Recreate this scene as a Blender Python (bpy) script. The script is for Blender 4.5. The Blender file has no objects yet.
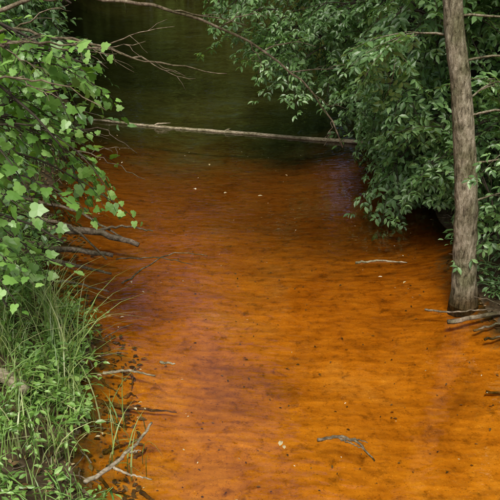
import bpy, math
import numpy as np
rng = np.random.default_rng(11)
scene = bpy.context.scene

# ------------------------------------------------------------ mesh helpers
def nrm(v):
    v = np.asarray(v, float)
    return v / (np.linalg.norm(v, axis=-1, keepdims=True) + 1e-9)

class Acc:
    def __init__(s): s.V=[]; s.F=[]; s.M=[]; s.n=0; s.S=[]
    def add(s, V, F, m=0, smooth=True):
        V=np.asarray(V,float).reshape(-1,3); F=np.asarray(F,int).reshape(-1,3)
        if len(F)==0: return
        s.V.append(V); s.F.append(F+s.n); s.M.append(np.full(len(F),m)); s.S.append(np.full(len(F),smooth)); s.n+=len(V)
    def build(s, name, mats):
        V=np.concatenate(s.V); F=np.concatenate(s.F); M=np.concatenate(s.M); S=np.concatenate(s.S)
        me=bpy.data.meshes.new(name)
        me.vertices.add(len(V)); me.vertices.foreach_set("co",V.astype(np.float32).ravel())
        me.loops.add(len(F)*3); me.loops.foreach_set("vertex_index",F.astype(np.int32).ravel())
        me.polygons.add(len(F)); me.polygons.foreach_set("loop_start",np.arange(0,len(F)*3,3,dtype=np.int32))
        for m in mats: me.materials.append(m)
        me.polygons.foreach_set("material_index",M.astype(np.int32))
        me.polygons.foreach_set("use_smooth",S.astype(bool))
        me.update(calc_edges=True)
        ob=bpy.data.objects.new(name,me); scene.collection.objects.link(ob)
        print(name,len(F))
        return ob

def tube(pts, rad, sides=6, rough=0.0, r=None):
    P=np.asarray(pts,float); n=len(P); rad=np.asarray(rad,float)
    T=np.gradient(P,axis=0); T=nrm(T)
    ref=np.array([0,0,1.]) if abs(T[0][2])<.8 else np.array([1.,0,0])
    U=np.zeros_like(P); u=nrm(np.cross(T[0],ref))
    for i in range(n):
        u=nrm(u-T[i]*np.dot(u,T[i])); U[i]=u
    W=np.cross(T,U)
    a=np.linspace(0,2*math.pi,sides,endpoint=False)
    rr=rad[:,None]*np.ones(sides)[None]
    if rough>0:
        rr=rr*(1+rough*(r or rng).normal(0,1,rr.shape))
    V=P[:,None]+rr[...,None]*(np.cos(a)[None,:,None]*U[:,None]+np.sin(a)[None,:,None]*W[:,None])
    V=V.reshape(-1,3)
    i=np.arange(n-1)[:,None]*sides; j=np.arange(sides)[None]; k=(j+1)%sides
    A=i+j;B=i+k;C=i+sides+k;D=i+sides+j
    F=np.concatenate([np.stack([A,B,C],-1).reshape(-1,3),np.stack([A,C,D],-1).reshape(-1,3)])
    V=np.vstack([V,P[0],P[-1]]); c0=n*sides; c1=c0+1
    jj=np.arange(sides); kk=(jj+1)%sides; l=(n-1)*sides
    F=np.vstack([F,np.stack([np.full(sides,c0),kk,jj],-1),np.stack([np.full(sides,c1),l+jj,l+kk],-1)])
    return V,F

def smooth_path(pts, n, jit=0.0, r=rng):
    P=np.asarray(pts,float); d=np.r_[0,np.cumsum(np.linalg.norm(np.diff(P,axis=0),axis=1))]
    t=np.linspace(0,d[-1],n)
    Q=np.stack([np.interp(t,d,P[:,k]) for k in range(3)],-1)
    for _ in range(2):
        Q[1:-1]=(Q[:-2]+2*Q[1:-1]+Q[2:])/4
    if jit: Q[1:-1]+=r.normal(0,jit,Q[1:-1].shape)
    return Q

# leaf templates (y = length)
def mk_leaf_simple():
    V=np.array([(0,0,0),(0,.5,-.03),(0,1,-.16),(.21,.28,.05),(.20,.65,.04),(-.21,.28,.05),(-.20,.65,.04)])
    F=[(0,3,1),(3,4,1),(4,2,1),(5,0,1),(6,5,1),(2,6,1)]
    return V,np.array(F)
def mk_leaf_low():
    V=np.array([(0,0,0),(.3,.45,.06),(0,1,-.1),(-.3,.45,.06)]); return V,np.array([(0,1,2),(0,2,3)])
def mk_leaf_grape():
    half=[(.16,-.13),(.38,-.08),(.48,.12),(.42,.28),(.34,.38),(.40,.56),(.2,.70)]
    pts=[(0,0)]+half+[(0,1.0)]+[(-x,y) for x,y in half[::-1]]
    V=[(0,.36,.0)]+[(x,y,0.10*abs(x)-.35*x*x-.16*max(0,y)**2) for x,y in pts]
    n=len(pts); F=[(0,1+i,1+(i+1)%n) for i in range(n)]
    return np.array(V),np.array(F)
SIMPLE=mk_leaf_simple(); LOW=mk_leaf_low(); GRAPE=mk_leaf_grape()

def frames(d, up):
    y=nrm(d); x=nrm(np.cross(y,up)); z=np.cross(x,y)
    return np.stack([x,y,z],-1)
def inst(tmpl, pos, R, sc):
    V,F=tmpl; m=len(pos)
    out=np.einsum('mij,nj->mni',R,V)*np.asarray(sc)[:,None,None]+np.asarray(pos)[:,None]
    FF=(F[None]+(np.arange(m)*len(V))[:,None,None]).reshape(-1,3)
    return out.reshape(-1,3),FF

def make_spray(kind, L, n, ls, r):
    tt=np.linspace(0,1,4); wig=r.normal(0,.03*L,2)
    def ax(t): return np.array([wig[0]*math.sin(3*t)+wig[1]*t, L*t, -.28*L*t*t])
    tw=tube([ax(t) for t in tt], np.linspace(.006,.002,4), 3)
    pos=[];D=[];U=[];S=[]
    for i in range(n):
        t=.12+.88*i/max(1,n-1); p=ax(t)
        for side in ((1,-1) if kind=='compound' else ((1,) if i%2 else (-1,))):
            ang=side*math.radians(r.uniform(35,70))*(1-.5*(t>.97))
            d=nrm(np.array([math.sin(ang),math.cos(ang),r.uniform(-.6,.0)]))
            s=ls*r.uniform(.65,1.15)*(1-.25*t)
            if kind=='compound':
                pet=p+d*s*.6
                k=r.integers(1,3)
                lat=nrm(np.cross(d,[0,0,1]))
                items=[(pet+d*s*.5,d)]
                for q in range(k):
                    b=pet+d*s*(.35-.5*q)
                    for sg in (1,-1):
                        items.append((b,nrm(d*.45+lat*sg+np.array([0,0,-.25]))))
                for b,dd in items:
                    pos.append(b);D.append(dd+r.normal(0,.15,3));U.append(np.array([0,0,1])+r.normal(0,.35,3));S.append(s*r.uniform(.75,1.1))
            else:
                pos.append(p+d*s*.35);D.append(d+r.normal(0,.2,3));U.append(np.array([0,0,1])+r.normal(0,.35,3));S.append(s)
    T={'compound':SIMPLE,'simple':SIMPLE,'low':LOW,'grape':GRAPE}[kind]
    lv=inst(T,np.array(pos),frames(np.array(D),np.array(U)),np.array(S))
    return lv,tw

def spray_set(kind,L,n,ls,k=6,seed=1):
    r=np.random.default_rng(seed); return [make_spray(kind,L*r.uniform(.8,1.2),n,ls,r) for _ in range(k)]
SP_BOX=spray_set('compound',.50,5,.115,8,3)
SP_MID=spray_set('simple',.55,11,.14,8,4)
SP_LOW=spray_set('low',1.3,12,.62,6,5)
SP_GRAPE=spray_set('grape',.50,7,.10,8,6)
SP_SMALL=spray_set('simple',.28,8,.075,6,8)

def in_gap(S):
    """an opening in the canopy on the right bank through which sky shows"""
    S=np.asarray(S,float); v=S-np.array([1.36,9.1,0.]); u=np.array([.149,.989])
    d=v[:,0]*u[0]+v[:,1]*u[1]; lat=np.abs(v[:,0]*u[1]-v[:,1]*u[0]); el=np.degrees(np.arctan2(v[:,2],np.maximum(d,.01)))
    return (d>1.5)&(lat<.28+.055*d)&(el>13.5)&(el<32)

def put_sprays(acc, sites, dirs, sset, r, scale=(.8,1.25), mleaf=1, mtwig=0, upj=.35, twigs=True):
    if len(sites)==0: return
    sites=np.array(sites); dirs=np.array(dirs); g=~in_gap(sites); sites=sites[g]; dirs=dirs[g]
    which=r.integers(0,len(sset),len(sites))
    for k in range(len(sset)):
        ix=np.where(which==k)[0]
        if len(ix)==0: continue
        m=len(ix); up=np.array([0,0,1.])+r.normal(0,upj,(m,3))
        R=frames(dirs[ix]+r.normal(0,.1,(m,3)),up); sc=r.uniform(*scale,m)
        lv,tw=sset[k]
        V,F=inst(lv,sites[ix],R,sc); acc.add(V,F,mleaf,False)
        if twigs:
            V,F=inst(tw,sites[ix],R,sc); acc.add(V,F,mtwig)

def grow(acc, start, d, length, rad, level, maxl, sites, dirs, r, keep, droop=.1, kids=6, spacing=.2, tip=.35):
    n=7; P=[np.array(start,float)]; dd=nrm(d)
    for i in range(n-1):
        dd=nrm(dd+r.normal(0,.13,3)+np.array([0,0,-droop*(i/n)]))
        P.append(P[-1]+dd*length/(n-1))
    P=np.array(P)
    if level>0 and not keep(P[-1]):
        ok=[i for i in range(n) if keep(P[i])]
        if len(ok)<3 or ok[0]!=0: return
        cut=2
        while cut<n and keep(P[cut]): cut+=1
        P=P[:cut]
        if len(P)<3: return
    m=len(P); R=np.linspace(rad,rad*tip,m)
    V,F=tube(P,R,6 if level==0 else (4 if level==1 else 3)); acc.add(V,F,0)
    L=np.linalg.norm(np.diff(P,axis=0),axis=1).sum()
    if level<maxl:
        for k in range(kids):
            t=r.uniform(.25,1.0) if k else 1.0
            i=min(m-2,int(t*(m-1))); f=t*(m-1)-i; p=P[i]*(1-f)+P[i+1]*f
            ax=nrm(P[i+1]-P[i]); side=nrm(np.cross(ax,[0,0,1]))*(1 if k%2 else -1)
            nd=nrm(ax*r.uniform(.5,1.1)+side*r.uniform(.3,1.0)+np.array([0,0,r.uniform(-.35,.35)]))
            grow(acc,p,nd,length*r.uniform(.38,.6),rad*.45*(1.1-.5*t),level+1,maxl,sites,dirs,r,keep,droop*1.3,max(3,kids-2),spacing)
    else:
        k=max(2,int(L/spacing))
        for q in range(k):
            t=(q+.6)/k; i=min(m-2,int(t*(m-1))); f=t*(m-1)-i; p=P[i]*(1-f)+P[i+1]*f
            ax=nrm(P[i+1]-P[i]); side=nrm(np.cross(ax,[0,0,1]))*(1 if q%2 else -1)
            if keep(p):
                sites.append(p); dirs.append(nrm(ax*.8+side*r.uniform(.3,1)+np.array([0,0,r.uniform(-.5,.2)])))
        if keep(P[-1]): sites.append(P[-1]); dirs.append(nrm(P[-1]-P[-2]))

# ------------------------------------------------------------ materials
def mat(name):
    m=bpy.data.materials.new(name); m.use_nodes=True; nt=m.node_tree; nt.nodes.clear()
    return m,nt
def N(nt,t,**kw):
    n=nt.nodes.new(t)
    for k,v in kw.items():
        if k in n.inputs: n.inputs[k].default_value=v
        else: setattr(n,k,v)
    return n
def ramp(nt,stops):
    n=nt.nodes.new('ShaderNodeValToRGB'); e=n.color_ramp.elements
    while len(e)<len(stops): e.new(.5)
    for a,(p,c) in zip(e,stops): a.position=p; a.color=(*c,1)
    return n
def leaf_mat(name, cols, trans=.35, gloss=.05):
    m,nt=mat(name); L=nt.links.new
    g=N(nt,'ShaderNodeNewGeometry'); rp=ramp(nt,[(i/(len(cols)-1),c) for i,c in enumerate(cols)])
    L(g.outputs['Random Per Island'],rp.inputs[0])
    d=N(nt,'ShaderNodeBsdfDiffuse'); L(rp.outputs[0],d.inputs[0])
    out=d
    if trans>0:
        tr=N(nt,'ShaderNodeBsdfTranslucent'); mx=N(nt,'ShaderNodeMixRGB',blend_type='MULTIPLY'); mx.inputs[0].default_value=1; mx.inputs[2].default_value=(1.6,1.6,.55,1)
        L(rp.outputs[0],mx.inputs[1]); L(mx.outputs[0],tr.inputs[0])
        s=N(nt,'ShaderNodeMixShader'); s.inputs[0].default_value=trans
        L(d.outputs[0],s.inputs[1]); L(tr.outputs[0],s.inputs[2]); out=s
    if gloss>0:
        gl=N(nt,'ShaderNodeBsdfGlossy',Roughness=.45); s2=N(nt,'ShaderNodeMixShader'); s2.inputs[0].default_value=gloss
        L(out.outputs[0],s2.inputs[1]); L(gl.outputs[0],s2.inputs[2]); out=s2
    o=N(nt,'ShaderNodeOutputMaterial'); L(out.outputs[0],o.inputs[0]); return m
def bark_mat(name, c1,c2,c3, sc=(9,9,1.6), bump=.6, wet=False, scale=4.0):
    m,nt=mat(name); L=nt.links.new
    g=N(nt,'ShaderNodeNewGeometry'); mp=N(nt,'ShaderNodeMapping'); mp.inputs['Scale'].default_value=sc
    L(g.outputs['Position'],mp.inputs[0])
    n1=N(nt,'ShaderNodeTexNoise',Scale=scale,Detail=5.0,Roughness=.68,Distortion=.3); L(mp.outputs[0],n1.inputs['Vector'])
    n2=N(nt,'ShaderNodeTexNoise',Scale=5.5,Detail=3.0); L(g.outputs['Position'],n2.inputs['Vector'])
    r1=ramp(nt,[(.34,c1),(.5,c2),(.7,c3)]); L(n1.outputs[0],r1.inputs[0])
    r2=ramp(nt,[(.35,(.55,.60,.45)),(.65,(1.2,1.2,1.15))]); L(n2.outputs[0],r2.inputs[0])
    mx=N(nt,'ShaderNodeMixRGB',blend_type='MULTIPLY'); mx.inputs[0].default_value=1
    L(r1.outputs[0],mx.inputs[1]);L(r2.outputs[0],mx.inputs[2]); col=mx.outputs[0]
    if wet:
        sx=N(nt,'ShaderNodeSeparateXYZ'); L(g.outputs['Position'],sx.inputs[0])
        ad=N(nt,'ShaderNodeMath',operation='MULTIPLY_ADD'); ad.inputs[1].default_value=-.25; L(n2.outputs[0],ad.inputs[0]); L(sx.outputs[2],ad.inputs[2])
        mr=N(nt,'ShaderNodeMapRange'); mr.inputs[1].default_value=-.08; mr.inputs[2].default_value=.10; L(ad.outputs[0],mr.inputs[0])
        wr=ramp(nt,[(0,(.35,.28,.2)),(1,(1,1,1))]); L(mr.outputs[0],wr.inputs[0])
        m3=N(nt,'ShaderNodeMixRGB',blend_type='MULTIPLY'); m3.inputs[0].default_value=1; L(col,m3.inputs[1]); L(wr.outputs[0],m3.inputs[2]); col=m3.outputs[0]
    b=N(nt,'ShaderNodeBump',Strength=bump,Distance=.03); L(n1.outputs[0],b.inputs['Height'])
    p=N(nt,'ShaderNodeBsdfDiffuse'); L(col,p.inputs[0]); L(b.outputs[0],p.inputs['Normal'])
    o=N(nt,'ShaderNodeOutputMaterial'); L(p.outputs[0],o.inputs[0]); return m
def plain_mat(name,c):
    m,nt=mat(name); p=N(nt,'ShaderNodeBsdfDiffuse'); p.inputs[0].default_value=(*c,1)
    o=N(nt,'ShaderNodeOutputMaterial'); nt.links.new(p.outputs[0],o.inputs[0]); return m

BARK=bark_mat('bark_grey',(.055,.045,.032),(.20,.17,.125),(.36,.32,.26),(10,10,3.2),1.0,True,3.6)
BARKD=plain_mat('bark_dark',(.055,.045,.035))
DEAD=bark_mat('deadwood',(.05,.038,.026),(.13,.10,.075),(.25,.21,.16),(6,6,6),.4)
PALE=bark_mat('bleached_wood',(.10,.08,.055),(.23,.19,.145),(.38,.33,.26),(5,11,11),.3)
SUNK=bark_mat('sunken_wood',(.07,.035,.012),(.15,.08,.025),(.30,.18,.07),(6,6,6),.4)
LEAF_R=leaf_mat('leaf_boxelder',[(.060,.125,.035),(.10,.20,.06),(.15,.285,.09),(.24,.39,.16)],.40,.06)
LEAF_L=leaf_mat('leaf_grape',[(.08,.18,.025),(.12,.26,.045),(.18,.35,.07),(.26,.44,.12)],.38,.045)
LEAF_F=leaf_mat('leaf_distant',[(.05,.08,.016),(.08,.125,.026),(.12,.18,.038),(.17,.24,.055)],0,0)
LEAF_W=leaf_mat('leaf_weed',[(.09,.18,.03),(.14,.28,.05),(.20,.36,.07),(.28,.44,.13)],.38,.05)
GRASS=leaf_mat('grass_blade',[(.12,.20,.045),(.19,.30,.07),(.31,.40,.14),(.48,.50,.26)],.38,.05)
LITTER=leaf_mat('leaf_litter_brown',[(.05,.03,.012),(.10,.06,.025),(.15,.095,.045),(.25,.18,.10)],0,0)

# ------------------------------------------------------------ terrain & water
YS=np.array([-22,-8,0,3.4,3.9,4.45,5.15,5.6,6.0,7.2,8.8,10,12.3,14.6,21,30,37,44])
LX=np.array([-1.5,-1.4,-1.15,-1.0,-1.10,-1.2,-1.42,-1.62,-1.80,-2.2,-2.65,-2.85,-3.0,-3.8,-5.6,-7.5,-9,-9.5])
RX=np.array([2.8,2.9,2.9,2.85,2.80,2.65,2.38,2.20,2.15,2.28,2.2,2.1,2.05,2.4,3.6,6.0,8,9])
def Ledge(y): return np.interp(y,YS,LX)+.09*np.sin(y*2.7)+.05*np.sin(y*6.1+1)
def Redge(y): return np.interp(y,YS,RX)+.07*np.sin(y*2.3+2)+.05*np.sin(y*5.3)
def vnoise(x,y):
    return (np.sin(x*1.7+y*.9+1.3)*np.sin(y*1.3-x*.6)+.5*np.sin(x*4.1+y*2.3)*np.sin(y*3.7-x*1.9+2)+.25*np.sin(x*9.3-y*5.1)*np.sin(y*8.7+x*3.9))
def height(x,y):
    x=np.asarray(x,float);y=np.asarray(y,float)
    s=np.minimum(np.minimum(x-Ledge(y),Redge(y)-x),(48-y)*.8)
    s=np.minimum(s,(y+21)*.8)
    deep=np.interp(y,[0,8,12,16],[.22,.30,.5,.8])
    inn=-deep*(1-np.exp(-np.maximum(s,0)*1.5))+.02*vnoise(x*1.5,y*1.5)*np.clip(s,0,1)
    o=np.maximum(-s,0)
    out=.75*(1-np.exp(-o/1.1))+.05*vnoise(x*1.2,y*1.2)*np.clip(o*2,0,1)+.02*vnoise(x*5,y*5)*np.clip(o*3,0,1)+.6*np.clip((o-6)/30,0,3)
    return np.where(s>0,inn,out)
def axis(lo,hi,step,far,k=24):
    c=np.arange(lo,hi+1e-6,step)
    g=np.geomspace(step,far,k); return np.r_[lo-g[::-1],c,hi+g]
xs=axis(-6,6,.08,400); ys=axis(0,18,.09,500)
X,Y=np.meshgrid(xs,ys); Z=height(X,Y)
a=Acc(); nx=len(xs); ny=len(ys)
i=np.arange(ny-1)[:,None]*nx+np.arange(nx-1)[None]
F=np.concatenate([np.stack([i,i+1,i+nx+1],-1).reshape(-1,3),np.stack([i,i+nx+1,i+nx],-1).reshape(-1,3)])
a.add(np.stack([X,Y,Z],-1).reshape(-1,3),F)
m,nt=mat('creek_ground'); L=nt.links.new
g=N(nt,'ShaderNodeNewGeometry'); sx=N(nt,'ShaderNodeSeparateXYZ'); L(g.outputs['Position'],sx.inputs[0])
n1=N(nt,'ShaderNodeTexNoise',Scale=1.1,Detail=5.0,Roughness=.65,Distortion=.6); L(g.outputs['Position'],n1.inputs['Vector'])
n2=N(nt,'ShaderNodeTexNoise',Scale=8.0,Detail=5.0,Roughness=.75,Distortion=.3); L(g.outputs['Position'],n2.inputs['Vector'])
n3=N(nt,'ShaderNodeTexNoise',Scale=60.0,Detail=2.0,Roughness=.7); L(g.outputs['Position'],n3.inputs['Vector'])
bedc=ramp(nt,[(.30,(.32,.110,.006)),(.42,(.50,.185,.009)),(.56,(.63,.255,.014)),(.75,(.70,.35,.05))]); L(n1.outputs[0],bedc.inputs[0])
fine=ramp(nt,[(.30,(.42,.38,.34)),(.47,(.95,.95,.95)),(.62,(1.05,1.1,1.1)),(.78,(1.2,1.45,2.0))]); L(n2.outputs[0],fine.inputs[0])
fine2=ramp(nt,[(.28,(.5,.48,.45)),(.40,(1,1,1)),(.64,(1,1,1)),(.72,(1.3,1.6,3.0))]); L(n3.outputs[0],fine2.inputs[0])
def mul(a_,b_,f=1.0):
    q=N(nt,'ShaderNodeMixRGB',blend_type='MULTIPLY'); q.inputs[0].default_value=f; L(a_,q.inputs[1]); L(b_,q.inputs[2]); return q.outputs[0]
bed=mul(mul(bedc.outputs[0],fine.outputs[0]),fine2.outputs[0])
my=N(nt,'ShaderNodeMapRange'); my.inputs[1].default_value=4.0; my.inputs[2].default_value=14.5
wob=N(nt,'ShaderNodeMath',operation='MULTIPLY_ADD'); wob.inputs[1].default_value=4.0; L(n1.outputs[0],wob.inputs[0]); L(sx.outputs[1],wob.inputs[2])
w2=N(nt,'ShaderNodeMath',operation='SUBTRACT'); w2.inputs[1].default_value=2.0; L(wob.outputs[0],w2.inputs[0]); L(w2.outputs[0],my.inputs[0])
up=ramp(nt,[(0,(1,1,1)),(.22,(.84,.72,.65)),(.45,(.48,.37,.42)),(.68,(.27,.225,.55)),(.82,(.16,.24,1)),(1,(.12,.30,1.8))]); L(my.outputs[0],up.inputs[0])  # light lost in deeper water, painted into the bed colour: darker, greener upstream
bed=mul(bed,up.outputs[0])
dirt=ramp(nt,[(.3,(.03,.022,.013)),(.5,(.08,.058,.034)),(.7,(.16,.12,.075))]); L(n2.outputs[0],dirt.inputs[0])
zz=N(nt,'ShaderNodeMath',operation='MULTIPLY_ADD'); zz.inputs[1].default_value=.30; L(n2.outputs[0],zz.inputs[0]); L(sx.outputs[2],zz.inputs[2])
mz=N(nt,'ShaderNodeMapRange'); mz.inputs[1].default_value=.06; mz.inputs[2].default_value=.15; L(zz.outputs[0],mz.inputs[0])
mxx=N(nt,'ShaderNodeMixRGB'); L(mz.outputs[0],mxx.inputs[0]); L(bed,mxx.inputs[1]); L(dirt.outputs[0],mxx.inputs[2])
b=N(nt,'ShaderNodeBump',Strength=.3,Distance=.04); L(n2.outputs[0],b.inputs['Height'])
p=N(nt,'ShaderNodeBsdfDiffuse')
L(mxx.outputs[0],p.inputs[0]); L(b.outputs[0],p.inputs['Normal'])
o=N(nt,'ShaderNodeOutputMaterial'); L(p.outputs[0],o.inputs[0])
a.build('ground',[m])

# water
a=Acc(); yy=np.linspace(-21.5,48.5,281); w=9
VV=[]
for y in yy:
    l=Ledge(y)-.35; r_=Redge(y)+.35
    if y>46 : l-=2; r_+=2
    for k in range(w): VV.append((l+(r_-l)*k/(w-1),y,0))
i=np.arange(len(yy)-1)[:,None]*w+np.arange(w-1)[None]
F=np.concatenate([np.stack([i,i+1,i+w+1],-1).reshape(-1,3),np.stack([i,i+w+1,i+w],-1).reshape(-1,3)])
a.add(VV,F)
m,nt=mat('creek_water'); L=nt.links.new
g=N(nt,'ShaderNodeNewGeometry'); mp=N(nt,'ShaderNodeMapping'); mp.inputs['Scale'].default_value=(.8,1.5,1); L(g.outputs['Position'],mp.inputs[0])
w1=N(nt,'ShaderNodeTexNoise',Scale=1.6,Detail=1.0,Roughness=.5); L(mp.outputs[0],w1.inputs['Vector'])
w2=N(nt,'ShaderNodeTexNoise',Scale=8.0,Detail=1.0,Roughness=.5); L(mp.outputs[0],w2.inputs['Vector'])
b1=N(nt,'ShaderNodeBump',Strength=.10,Distance=.12); L(w1.outputs[0],b1.inputs['Height'])
b2=N(nt,'ShaderNodeBump',Strength=.26,Distance=.02); L(w2.outputs[0],b2.inputs['Height']); L(b1.outputs[0],b2.inputs['Normal'])
fr=N(nt,'ShaderNodeFresnel',IOR=1.75); L(b2.outputs[0],fr.inputs['Normal'])
tr=N(nt,'ShaderNodeBsdfTransparent'); tr.inputs[0].default_value=(.99,.94,.76,1)
gl=N(nt,'ShaderNodeBsdfGlossy',Roughness=.02); L(b2.outputs[0],gl.inputs['Normal'])
s=N(nt,'ShaderNodeMixShader'); L(fr.outputs[0],s.inputs[0]); L(tr.outputs[0],s.inputs[1]); L(gl.outputs[0],s.inputs[2])
o=N(nt,'ShaderNodeOutputMaterial'); L(s.outputs[0],o.inputs[0])
a.build('water',[m])

# ------------------------------------------------------------ right foreground tree
def free(p): return p[2]>float(height(p[0],p[1]))+.08
def keep_right(p):
    x,y,z=p
    if z<float(height(x,y))+.12: return False
    if y>10.8:
        return z>.30+.80*max(0,1.75-x) or x>2.1
    if y>7.2:
        e=1.45+.25*math.sin(y*2.1)
        if x>e+.45 : return z>.25
        return x>e and z>.9 or z>4.5
    if x>2.25: return True
    return z>2.9
r=np.random.default_rng(21)
a=Acc()
path=[(2.0,5.98,-.4),(1.99,5.98,0),(1.965,5.98,.3),(1.90,5.97,.9),(1.80,5.96,1.6),(1.68,5.97,2.2),(1.58,6.0,2.7),(1.50,6.05,3.6),(1.45,6.2,4.8),(1.6,6.3,6.2),(1.7,6.3,7.4)]
P=smooth_path(path,60,.005,r); rad=np.interp(P[:,2],[-.4,.0,.10,.3,1.2,2.2,3,5,7.8],[.17,.135,.120,.108,.095,.080,.074,.055,.02])
V,F=tube(P,rad,26,.026,r); a.add(V,F,0)
sites=[];dirs=[]
for k in range(8):
    z=r.uniform(3.6,7.2); base=np.array([np.interp(z,P[:,2],P[:,0]),np.interp(z,P[:,2],P[:,1]),z]); an=r.uniform(0,2*math.pi)
    grow(a,base,[math.cos(an),math.sin(an),r.uniform(.1,.6)],r.uniform(1.2,1.9),.035,0,1,sites,dirs,r,keep_right,.15,6,.25)
for z,an,l in ((2.55,.1,.8),(2.2,.5,.9),(1.75,-.3,.8),(1.3,.4,.7),(2.4,2.6,.5),(1.9,.2,.8),(1.0,.3,.6)):
    base=np.array([np.interp(z,P[:,2],P[:,0]),np.interp(z,P[:,2],P[:,1]),z])
    grow(a,base,[math.cos(an),math.sin(an),.25],l,.012,1,2,sites,dirs,r,lambda p:free(p) and p[0]>1.2,.2,4,.18)
put_sprays(a,sites,dirs,SP_BOX,r,(.7,1.05))
a.build('maple_tree',[BARK,LEAF_R])

# ------------------------------------------------------------ bank trees
def bank_tree(name, base, h, tr, seed, keep, lean, nl, llen, side, sset, mats, spacing=.24, zlo=.6, spread=1.5, droop=.22):
    r=np.random.default_rng(seed); a=Acc(); bx,by=base; bz=float(height(bx,by))
    P=smooth_path([(bx,by,bz-.2),(bx+lean[0]*.25,by+lean[1]*.2,bz+h*.25),(bx+lean[0]*.6,by+lean[1]*.6,bz+h*.6),(bx+lean[0],by+lean[1],bz+h)],18,.03,r)
    V,F=tube(P,np.linspace(tr*1.15,tr*.15,18),10,.04,r); a.add(V,F,0)
    sites=[];dirs=[]
    for k in range(nl):
        t=r.uniform(zlo/h,1.0)**.9; i=t*17; p=np.array([np.interp(i,range(18),P[:,q]) for q in range(3)])
        an=side+r.normal(0,spread); l=llen*r.uniform(.6,1.1)*(1.1-.5*t)
        grow(a,p,[math.cos(an),math.sin(an),r.uniform(-.05,.55)],l,tr*.35*(1.2-t),0,2 if llen>1.9 else 1,sites,dirs,r,keep,droop,5,spacing)
    put_sprays(a,sites,dirs,sset,r)
    a.build(name,mats)
MR=[BARKD,LEAF_R]
bank_tree('maple_tree.001',(3.0,9.3),5.0,.12,31,keep_right,(-.8,-.3),22,2.2,math.pi,SP_BOX,MR)
bank_tree('maple_tree.002',(2.9,12.6),6.0,.14,32,keep_right,(-.6,.2),26,2.8,math.pi,SP_BOX,MR)
bank_tree('maple_tree.003',(3.4,15.2),7.5,.16,33,keep_right,(-1.2,-.4),26,3.0,math.pi,SP_MID,MR)
bank_tree('maple_tree.004',(4.4,11.4),7.0,.16,34,keep_right,(-.4,.0),20,2.4,math.pi,SP_MID,MR)
bank_tree('maple_tree.005',(3.3,7.4),4.5,.10,35,keep_right,(-.2,.1),20,1.6,math.pi,SP_BOX,MR)
bank_tree('maple_tree.006',(4.6,19.0),9.0,.18,36,lambda p:free(p) and p[2]>.8+.5*max(0,3-p[0]),(-1.6,-.5),24,3.2,math.pi,SP_MID,MR,.3)

def shrub(name, base, h, n, seed, sset, mats, keep, sp=1.0, scale=(.8,1.25)):
    r=np.random.default_rng(seed); a=Acc(); sites=[];dirs=[]
    for k in range(n):
        x=base[0]+r.normal(0,.25*sp); y=base[1]+r.normal(0,.35*sp); z=float(height(x,y))-.05
        an=r.uniform(0,2*math.pi)
        grow(a,(x,y,z),[math.cos(an)*.6*sp,math.sin(an)*.6*sp,1],h*r.uniform(.6,1.1),.014,1,2,sites,dirs,r,keep,.35,5,.18)
    put_sprays(a,sites,dirs,sset,r,scale); a.build(name,mats)
nm=0
for (x,y,h,n) in ((2.75,6.9,1.5,7),(2.85,8.2,1.4,8),(2.65,9.8,1.4,8),(2.6,11.2,1.4,7),(3.3,6.0,1.6,7),(2.9,13.6,1.6,7),(3.6,10.2,2.0,7),(4.2,8.2,2.2,7)):
    shrub('shrub'+('' if nm==0 else '.%03d'%nm),(x,y),h,n,50+nm,SP_MID if nm%2 else SP_BOX,MR,
          lambda p:p[2]>max(.06,float(height(p[0],p[1]))+.06) and (p[0]>2.12 or (p[1]>7 and p[0]>1.75)) ,1.2,(.7,1.1)); nm+=1

# ------------------------------------------------------------ left bank: vine-covered tree, shrubs
def keep_left(p):
    x,y,z=p
    if not free(p): return False
    return (x<-1.50+.17*math.sin(z*7+y*3)-.26*max(0,z-2.1) and z>1.25)
r=np.random.default_rng(77); a=Acc(); sites=[];dirs=[]
bz=float(height(-2.9,5.4))
P=smooth_path([(-2.9,5.4,bz-.2),(-2.85,5.35,1.2),(-2.7,5.2,2.2),(-2.5,5.2,3.0),(-2.3,5.3,3.6)],20,.03,r)
V,F=tube(P,np.linspace(.11,.02,20),10,.05,r); a.add(V,F,0)
for k in range(24):
    z=r.uniform(1.1,3.0); b0=np.array([np.interp(z,P[:,2],P[:,0]),np.interp(z,P[:,2],P[:,1]),z])
    an=r.uniform(-1.2,1.0)
    grow(a,b0,[math.cos(an),math.sin(an),r.uniform(-.25,.15)],r.uniform(1.0,1.7),.018,0,1,sites,dirs,r,keep_left,.15,6,.21)
put_sprays(a,sites,dirs,SP_GRAPE,r,(.55,1.2),upj=.55)
for d0,l,z in (((1,.1,-.15),.8,2.0),((1,-.3,.15),.7,2.3),((1,.4,-.4),.8,1.7),((1,0,-.5),.7,1.9)):
    s2=[];q2=[]
    grow(a,(-1.85,5.2+r.normal(0,.3),z),d0,l,.009,1,1,s2,q2,r,free,.25,3,.18); put_sprays(a,s2,q2,SP_GRAPE,r,(.5,.9),upj=.5)
a.build('vine_covered_tree',[BARKD,LEAF_L])
ML=[BARKD,LEAF_L]
nl=nm
for (x,y,h,n,ss) in ((-3.1,7.2,1.5,8,SP_MID),(-3.5,8.6,1.7,8,SP_MID),(-3.8,10.5,1.7,8,SP_BOX),(-4.4,12.8,2.0,8,SP_MID),(-3.8,6.6,2.3,8,SP_MID),(-5.0,15.5,2.4,8,SP_MID)):
    shrub('shrub.%03d'%nl,(x,y),h,n,80+nl,ss,[BARKD,LEAF_R] if y>7 else ML,lambda p:free(p) and p[0]<Ledge(p[1])+.15,1.2); nl+=1
def kl(p): return free(p) and (p[0]<Ledge(p[1])-.1 or p[2]>3.6)
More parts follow.
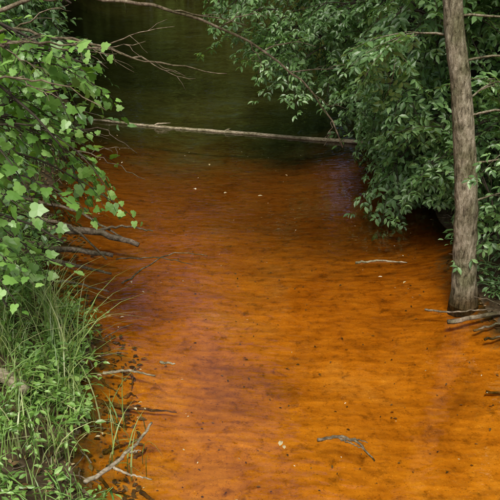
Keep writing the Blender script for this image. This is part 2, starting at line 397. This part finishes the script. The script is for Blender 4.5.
bank_tree('ash_tree',(-4.9,10.5),7,.15,41,kl,(.3,0),20,2.2,0,SP_MID,MR,.28)
bank_tree('ash_tree.001',(-5.6,14.5),11,.17,42,kl,(1.2,0),26,3.2,0,SP_MID,MR,.3)
bank_tree('ash_tree.002',(-7.2,20.0),13,.2,43,kl,(1.4,0),26,3.8,0,SP_MID,MR,.33)

# ------------------------------------------------------------ distant forest (one mass)
r=np.random.default_rng(5); a=Acc(); S=[];D=[]
pts=[]
for k in range(24): pts.append((-24+2*k+r.uniform(-1,1),r.uniform(49,54),r.uniform(14,20)))
for k in range(16): pts.append((-26+3.4*k,r.uniform(57,64),r.uniform(20,26)))
for k in range(16): y=16+2.1*k; pts.append((float(np.interp(y,YS,LX))-r.uniform(2,6),y,r.uniform(14,18)))
for k in range(14): y=18+2.2*k; pts.append((float(np.interp(y,YS,RX))+r.uniform(2,6),y,r.uniform(13,17)))
for k in range(4): pts.append((r.uniform(-16,-9),r.uniform(4,14),r.uniform(7,10)))
for k in range(4): pts.append((r.uniform(8,14),r.uniform(5,13),r.uniform(7,10)))
for (x,y,h) in pts:
    z=float(height(x,y)); 
    V,F=tube(smooth_path([(x,y,z-.3),(x+r.normal(0,.3),y,z+h*.5),(x+r.normal(0,.6),y,z+h*.95)],6,.08,r),np.linspace(.24,.04,6),6); a.add(V,F,0)
    for c in range(26):
        cz=z+h*r.uniform(.02,1.0); f=(cz-z)/h; rr=h*.17*math.sqrt(max(.25,1-(2*f-1)**2*.8)); an=r.uniform(0,6.28)
        c0=np.array([x+math.cos(an)*rr*.8,y+math.sin(an)*rr*.8,cz])
        V,F=tube([(x,y,max(z,cz-.8)),c0],[.05,.015],3); a.add(V,F,0)
        for q in range(11):
            d=nrm(r.normal(0,1,3)); S.append(c0+d*r.uniform(.2,1.0)*h*.085); D.append(nrm(d+[0,0,-.3]))
put_sprays(a,S,D,SP_LOW,r,(.8,1.4),twigs=False)
a.build('distant_trees',[BARKD,LEAF_F])

# ------------------------------------------------------------ floating log across the creek
r=np.random.default_rng(9); a=Acc()
P=smooth_path([(-3.1,13.0,.03),(-1.6,12.45,.01),(0,11.98,.012),(1.0,11.65,.01),(1.9,11.35,.04)],50,.003,r)
V,F=tube(P,np.interp(np.arange(50),[0,14,49],[.018,.024,.034]),12,.03,r); a.add(V,F,0)
for (t,l) in ((.30,.3),(.55,.12)):
    p=P[int(t*49)]; V,F=tube([p,p+np.array([.08,-.03,.05]),p+np.array([l,.02,.05])],[.02,.018,.006],5); a.add(V,F,0)
a.build('floating_log',[PALE])

# ------------------------------------------------------------ bare overhanging branches
def branch(a, pts, r0, r1, twigs, r, jit=.012, n=28, m=0):
    P=smooth_path(pts,n,jit,r); V,F=tube(P,np.linspace(r0,r1,n),6); a.add(V,F,m)
    for (t,d,l) in twigs:
        p=P[int(t*(n-1))]; d=nrm(d)
        q=smooth_path([p,p+d*l*.5+r.normal(0,.03,3),p+d*l+np.array([0,0,-.08*l])],9,.008,r)
        V,F=tube(q,np.linspace(r0*.5*(1-t)+r1*.6,.002,9),4); a.add(V,F,m)
        for u in (.4,.7):
            b=q[int(u*8)]; d2=nrm(d+r.normal(0,.6,3)); V,F=tube(smooth_path([b,b+d2*l*.2,b+d2*l*.35+[0,0,-.02]],5,.004,r),np.linspace(.004,.0015,5),3); a.add(V,F,m)
r=np.random.default_rng(13); a=Acc()
branch(a,[(-2.7,6.9,2.35),(-2.0,7,2.62),(-1.3,7,2.60),(-.65,7,2.5),(-.1,7,2.27),(.37,7,1.96),(.66,7,1.72),(.80,7,1.45),(.92,7,1.2)],.024,.007,
   [(.35,(1,.2,.3),.5),(.5,(1,0,-.1),.7),(.62,(1,.2,.35),.5),(.72,(1,-.2,.2),.5),(.8,(.8,.1,.15),.6),(.88,(1,0,-.3),.35),(.94,(-.3,0,-1),.25),(.7,(.3,0,-1),.3)],r)
branch(a,[(-2.6,6.0,2.35),(-1.9,6.0,2.47),(-1.3,6.1,2.32),(-.75,6.2,2.15),(-.2,6.3,2.05)],.018,.004,
   [(.3,(1,0,.5),.5),(.45,(1,0,-.4),.6),(.6,(1,0,.35),.6),(.75,(1,.1,-.3),.4),(.5,(.4,0,-1),.4)],r)
branch(a,[(-2.4,4.7,2.45),(-1.6,4.7,2.53),(-1.2,4.9,2.50),(-.75,5.0,2.40),(-.45,5.1,2.25)],.014,.003,[(.4,(1,0,-.5),.4),(.7,(1,0,.2),.4),(.55,(1,.3,-.1),.5),(.3,(1,0,.25),.5)],r)
branch(a,[(-2.3,4.5,2.3),(-1.5,4.5,2.36),(-1.1,4.5,2.3),(-.9,4.5,2.15)],.013,.003,[(.4,(1,0,.3),.3),(.6,(1,0,-.4),.3)],r)
branch(a,[(-2.5,5.6,1.95),(-1.7,5.6,1.72),(-1.15,5.6,1.75),(-.9,5.6,1.55)],.012,.003,[(.4,(1,0,.3),.4),(.7,(1,0,-.1),.3),(.55,(.5,0,-1),.4)],r)
branch(a,[(-2.6,6.6,1.6),(-1.9,6.6,1.35),(-1.35,6.6,1.2),(-1.0,6.6,1.0)],.012,.003,[(.4,(1,0,.3),.4),(.7,(1,0,.2),.4),(.55,(.5,0,-1),.4),(.3,(1,0,-.4),.5)],r)
a.build('dead_branch',[DEAD])

# ------------------------------------------------------------ driftwood and debris
r=np.random.default_rng(15)
def wood(name, lists, mt, jit=.01):
    a=Acc()
    for pts,r0,r1 in lists:
        P=smooth_path(pts,18,jit,r); V,F=tube(P,np.linspace(r0,r1,18),8,.08,r); a.add(V,F,0)
    a.build(name,[mt])
wood('driftwood',[([(-3.0,7.25,.34),(-2.2,7.25,.22),(-1.7,7.38,.15),(-1.22,7.3,.01)],.065,.028),
 ([(-2.9,6.95,.28),(-2.1,7.0,.12),(-1.45,7.0,.02)],.05,.022),
 ([(-2.7,7.9,.35),(-2.0,7.7,.28),(-1.4,7.4,.05)],.024,.01),
 ([(-2.6,7.2,.45),(-1.9,7.25,.25),(-1.5,6.9,.02)],.024,.008),
 ([(-1.7,7.38,.15),(-1.4,7.55,.14),(-1.1,7.6,.05)],.018,.007),
 ([(-2.4,6.6,.25),(-1.9,6.7,.08),(-1.4,6.6,.0)],.028,.012),
 ([(-2.2,6.2,.15),(-1.7,6.3,.05),(-1.35,6.2,.0)],.018,.008)],DEAD,.006)
wood('driftwood.001',[([(1.10,6.86,.0),(1.35,6.9,.010),(1.64,6.87,-.005)],.013,.007)],PALE,.003)
wood('driftwood.002',[([(.46,4.0,.0),(.6,4.02,.014),(.72,3.99,.008),(.82,3.80,-.01)],.012,.006),([(.6,4.02,.01),(.7,3.93,.015),(.76,3.9,.0)],.007,.003),([(.62,4.0,.0),(.72,4.0,.01),(.80,3.97,0)],.009,.003)],DEAD,.003)
wood('driftwood.003',[([(-1.15,4.8,.01),(-.95,4.83,.012),(-.74,4.78,-.004)],.014,.006),([(-.72,4.97,.0),(-.6,4.93,.008)],.012,.006)],PALE,.003)
wood('driftwood.004',[([(-1.0,3.45,.12),(-.86,3.62,.10),(-.72,3.85,.12),(-.66,3.98,.16)],.016,.008),([(-.86,3.62,.1),(-.78,3.6,.06),(-.62,3.6,.01)],.010,.004),([(-.78,3.75,.1),(-.70,3.72,.14)],.008,.003)],PALE,.004)
wood('driftwood.005',[([(1.75,5.62,.0),(1.95,5.64,.03),(2.3,5.66,.08),(2.7,5.6,.22)],.022,.012),([(1.6,5.85,.0),(1.8,5.75,.03),(2.2,5.75,.06)],.010,.005),([(2.0,5.35,-.02),(2.3,5.4,.02),(2.6,5.5,.12)],.012,.006),([(1.95,5.5,-.02),(2.2,5.55,.03),(2.5,5.4,.12)],.012,.006),([(1.95,6.25,.02),(2.2,6.2,.08),(2.5,6.3,.2)],.014,.006)],DEAD,.004)
wood('driftwood.006',[([(-1.25,6.35,.02),(-.95,7.0,.0),(-.75,7.12,.01),(-.45,7.05,-.01)],.010,.004),([(-1.4,6.9,.02),(-1.0,7.0,.005),(-.6,6.85,-.01)],.008,.004)],DEAD,.006)
sk_=[]
for k in range(15):   # sunken sticks resting on the shallow bed
    y=r.uniform(3.4,6.2); x=float(Ledge(y))+r.uniform(.0,.5); an=r.uniform(-1.3,1.3); l=r.uniform(.08,.34); c,s_=math.cos(an)*l,math.sin(an)*l
    bend=r.normal(0,.04)
    z=float(height(x,y))+.01
    sk_.append(([(x,y,z),(x+c*.5-bend*s_/l,y+s_*.5+bend,float(height(x+c*.5,y+s_*.5))+.02),(x+c,y+s_,float(height(x+c,y+s_))+.005)],r.uniform(.005,.015),.002))
sk_+= [([(-1.15,4.5,-.05),(-.85,4.42,-.05),(-.55,4.47,-.12)],.022,.004),([(1.85,4.75,-.13),(2.05,4.7,-.12),(2.35,4.8,-.1)],.012,.003)]
wood('sunken_sticks',sk_,SUNK,.003)
wood('fallen_log',[([(-2.3,4.2,.60),(-1.8,4.15,.48),(-1.5,4.10,.34)],.07,.045)],PALE,.006)

a=Acc(); r=np.random.default_rng(17)
pos=[(.20,3.93,.006),(.23,3.9,.005),(-.72,9.15,.006),(-.34,9.0,.006),(.1,8.9,.006),(-.6,10.3,.005),(.5,9.8,.005)]
for k in range(130):
    y=r.uniform(3.3,12); side=r.random()<.8
    e=Ledge(y)+abs(r.normal(0,.4)) if side else Redge(y)-abs(r.normal(0,.3)); pos.append((float(e),y,.006))
for k in range(90): y=r.uniform(3.4,11); pos.append((r.uniform(-1,2),y,.005))
pos=np.array(pos); n=len(pos); an=r.uniform(0,6.28,n)
sc=r.uniform(.015,.05,n); sc[:7]=[.07,.05,.09,.08,.08,.06,.06]; sc[137:]=r.uniform(.006,.022,90)
V,F=inst(SIMPLE,pos,frames(np.stack([np.cos(an),np.sin(an),0*an],-1),np.array([0,0,1.])+r.normal(0,.06,(n,3))),sc); a.add(V,F,0,False)
a.build('floating_leaves',[leaf_mat('fallen_leaf',[(.18,.11,.05),(.30,.24,.12),(.42,.36,.22),(.5,.46,.33)],0,0)])

a=Acc(); n=9500
y=r.uniform(2,16,n); left=r.random(n)<.6; off=r.exponential(.9,n)-.4
x=np.where(left,Ledge(y)-off,Redge(y)+off+.3); 
nb=380; x[:nb]=r.uniform(-1,2.4,nb); y[:nb]=r.uniform(3.3,9,nb)   # leaves lying on the creek bed
z=height(x,y)+.010
an=r.uniform(0,6.28,n); sz=r.uniform(.02,.075,n); sz[:nb]=r.uniform(.010,.035,nb)
V,F=inst(SIMPLE,np.stack([x,y,z],-1),frames(np.stack([np.cos(an),np.sin(an),r.normal(0,.12,n)],-1),np.array([0,0,1.])+r.normal(0,.25,(n,3))),sz); a.add(V,F,0,False)
for k in range(180):
    yy_=r.uniform(3,10); xx=float(Ledge(yy_)-r.exponential(.5)+.15) if k%3 else float(Redge(yy_)+r.exponential(.4)+.1); zz=max(0,float(height(xx,yy_)))+.02; an_=r.uniform(0,6.28); l=r.uniform(.1,.35)
    d=np.array([math.cos(an_),math.sin(an_),r.uniform(-.1,.3)])*l
    V,F=tube(smooth_path([(xx,yy_,zz),(xx+d[0]*.5,yy_+d[1]*.5,zz+d[2]*.5+.02),(xx+d[0],yy_+d[1],zz+d[2])],6,.006,r),np.linspace(.006,.003,6),4); a.add(V,F,1)
a.build('leaf_litter',[LITTER,DEAD])

# ------------------------------------------------------------ grass
def blades(a, base, h, lean_ang, lean, wid, r, seg=6):
    n=len(base); t=np.linspace(0,1,seg)
    d=np.stack([np.cos(lean_ang),np.sin(lean_ang),0*lean_ang],-1)
    C=base[:,None]+d[:,None]*(lean*h)[:,None,None]*(t**2)[None,:,None]
    C[...,2]+=h[:,None]*(t[None]-.5*lean[:,None]*t[None]**3)
    fa=lean_ang+math.pi/2+r.normal(0,.5,n); s=np.stack([np.cos(fa),np.sin(fa),0*fa],-1)
    w=wid[:,None]*(1-t[None]**2*.97)
    Lv=C-s[:,None]*w[...,None]; Rv=C+s[:,None]*w[...,None]
    V=np.stack([Lv,Rv],2).reshape(n,seg*2,3)
    f=[]
    for i in range(seg-1): f+= [(2*i,2*i+1,2*i+3),(2*i,2*i+3,2*i+2)]
    f=np.array(f); F=(f[None]+(np.arange(n)*seg*2)[:,None,None]).reshape(-1,3)
    a.add(V.reshape(-1,3),F,0,True)
r=np.random.default_rng(19)
cl=[(-1.40,4.6,45,.8),(-1.55,4.9,50,.85),(-1.30,4.25,35,.65),(-1.7,5.3,45,.8),(-1.8,4.6,50,.75),(-1.22,3.8,30,.45),(-1.6,4.1,40,.6),(-2.1,5.9,30,.5),(-1.5,3.6,30,.5),(-1.08,4.15,14,.7),(-.95,3.8,9,.55),(-.72,3.75,5,.55),(-.85,4.2,5,.5),(-1.35,5.0,16,.8)]
a=Acc()
for (cx,cy,n,h) in cl:
    x=cx+r.normal(0,.07,n); y=cy+r.normal(0,.07,n); b0=np.stack([x,y,np.maximum(height(x,y),-.1)-.01],-1)
    blades(a,b0,h*r.uniform(.5,1.15,n),r.uniform(0,6.28,n),r.uniform(.1,.95,n),r.uniform(.003,.0065,n),r)
n=3500; y=r.uniform(2,14,n); x=np.where(r.random(n)<.6,Ledge(y)-.05-r.exponential(.8,n),Redge(y)+.1+r.exponential(1.0,n))
b0=np.stack([x,y,height(x,y)-.01],-1)
blades(a,b0,r.uniform(.08,.3,n),r.uniform(0,6.28,n),r.uniform(.2,.9,n),r.uniform(.002,.005,n),r)
a.build('grass',[GRASS])

a=Acc(); r=np.random.default_rng(23); sites=[];dirs=[]
for k in range(250):
    y=r.uniform(3.0,7.2); x=float(Ledge(y)-.0-r.exponential(.45)); z=float(height(x,y)); h=r.uniform(.1,.38)
    if math.sin(x*5+1)*math.sin(y*4)>.4: continue
    an=r.uniform(0,6.28); P=smooth_path([(x,y,z-.02),(x+.05*math.cos(an),y+.05*math.sin(an),z+h*.6),(x+.14*math.cos(an),y+.14*math.sin(an),z+h)],5,.004,r)
    V,F=tube(P,np.linspace(.004,.002,5),4); a.add(V,F,0)
    for q in range(int(3+h*8)):
        t=r.uniform(.25,1); p=P[0]*(1-t)+P[-1]*t; b=r.uniform(0,6.28); sites.append(p); dirs.append([math.cos(b),math.sin(b),r.uniform(0,.5)])
lv=spray_set('simple',.13,5,.06,6,61)
put_sprays(a,sites,dirs,lv,r,(.5,1.5))
a.build('weeds',[LEAF_W,LEAF_W])
a=Acc(); sites=[];dirs=[]
for k in range(110):
    y=r.uniform(4.5,10); x=float(Redge(y)+.05+r.exponential(.4)); z=float(height(x,y)); h=r.uniform(.1,.4)
    V,F=tube([(x,y,z-.02),(x,y+.02,z+h*.5),(x+.05,y,z+h)],[.004,.003,.002],4); a.add(V,F,0)
    for q in range(5):
        b=r.uniform(0,6.28); sites.append((x,y,z+h*r.uniform(.3,1))); dirs.append([math.cos(b),math.sin(b),r.uniform(0,.5)])
put_sprays(a,sites,dirs,lv,r,(.8,1.6)); a.build('weeds.001',[LEAF_R,LEAF_R])

# ------------------------------------------------------------ light, sky, camera
EL=56; AZ=188
wd=bpy.data.worlds.new("World"); scene.world=wd; wd.use_nodes=True; nt=wd.node_tree
sk=nt.nodes.new('ShaderNodeTexSky'); sk.sky_type='NISHITA'; sk.sun_disc=False
az=math.radians(AZ); sk.sun_elevation=math.radians(EL); sk.sun_rotation=az
sk.dust_density=4.0   # hazy summer sky
bg=nt.nodes['Background']; bg.inputs[1].default_value=.15; nt.links.new(sk.outputs[0],bg.inputs[0])
ld=bpy.data.lights.new('sun','SUN'); ld.energy=5.0; ld.angle=math.radians(18); ld.color=(1,.96,.87)
lo=bpy.data.objects.new('sun',ld); scene.collection.objects.link(lo)
from mathutils import Vector
sd=Vector((math.sin(az)*math.cos(math.radians(EL)),math.cos(az)*math.cos(math.radians(EL)),math.sin(math.radians(EL))))
lo.rotation_euler=sd.to_track_quat('Z','Y').to_euler()
cd=bpy.data.cameras.new('camera'); co=bpy.data.objects.new('camera',cd); scene.collection.objects.link(co)
cd.angle=math.radians(38); cd.clip_end=2000; co.location=(0,0,3.2); co.rotation_euler=(math.radians(66),0,0)
scene.camera=co
scene.view_settings.view_transform='Standard'; scene.view_settings.look='None'; scene.view_settings.exposure=0
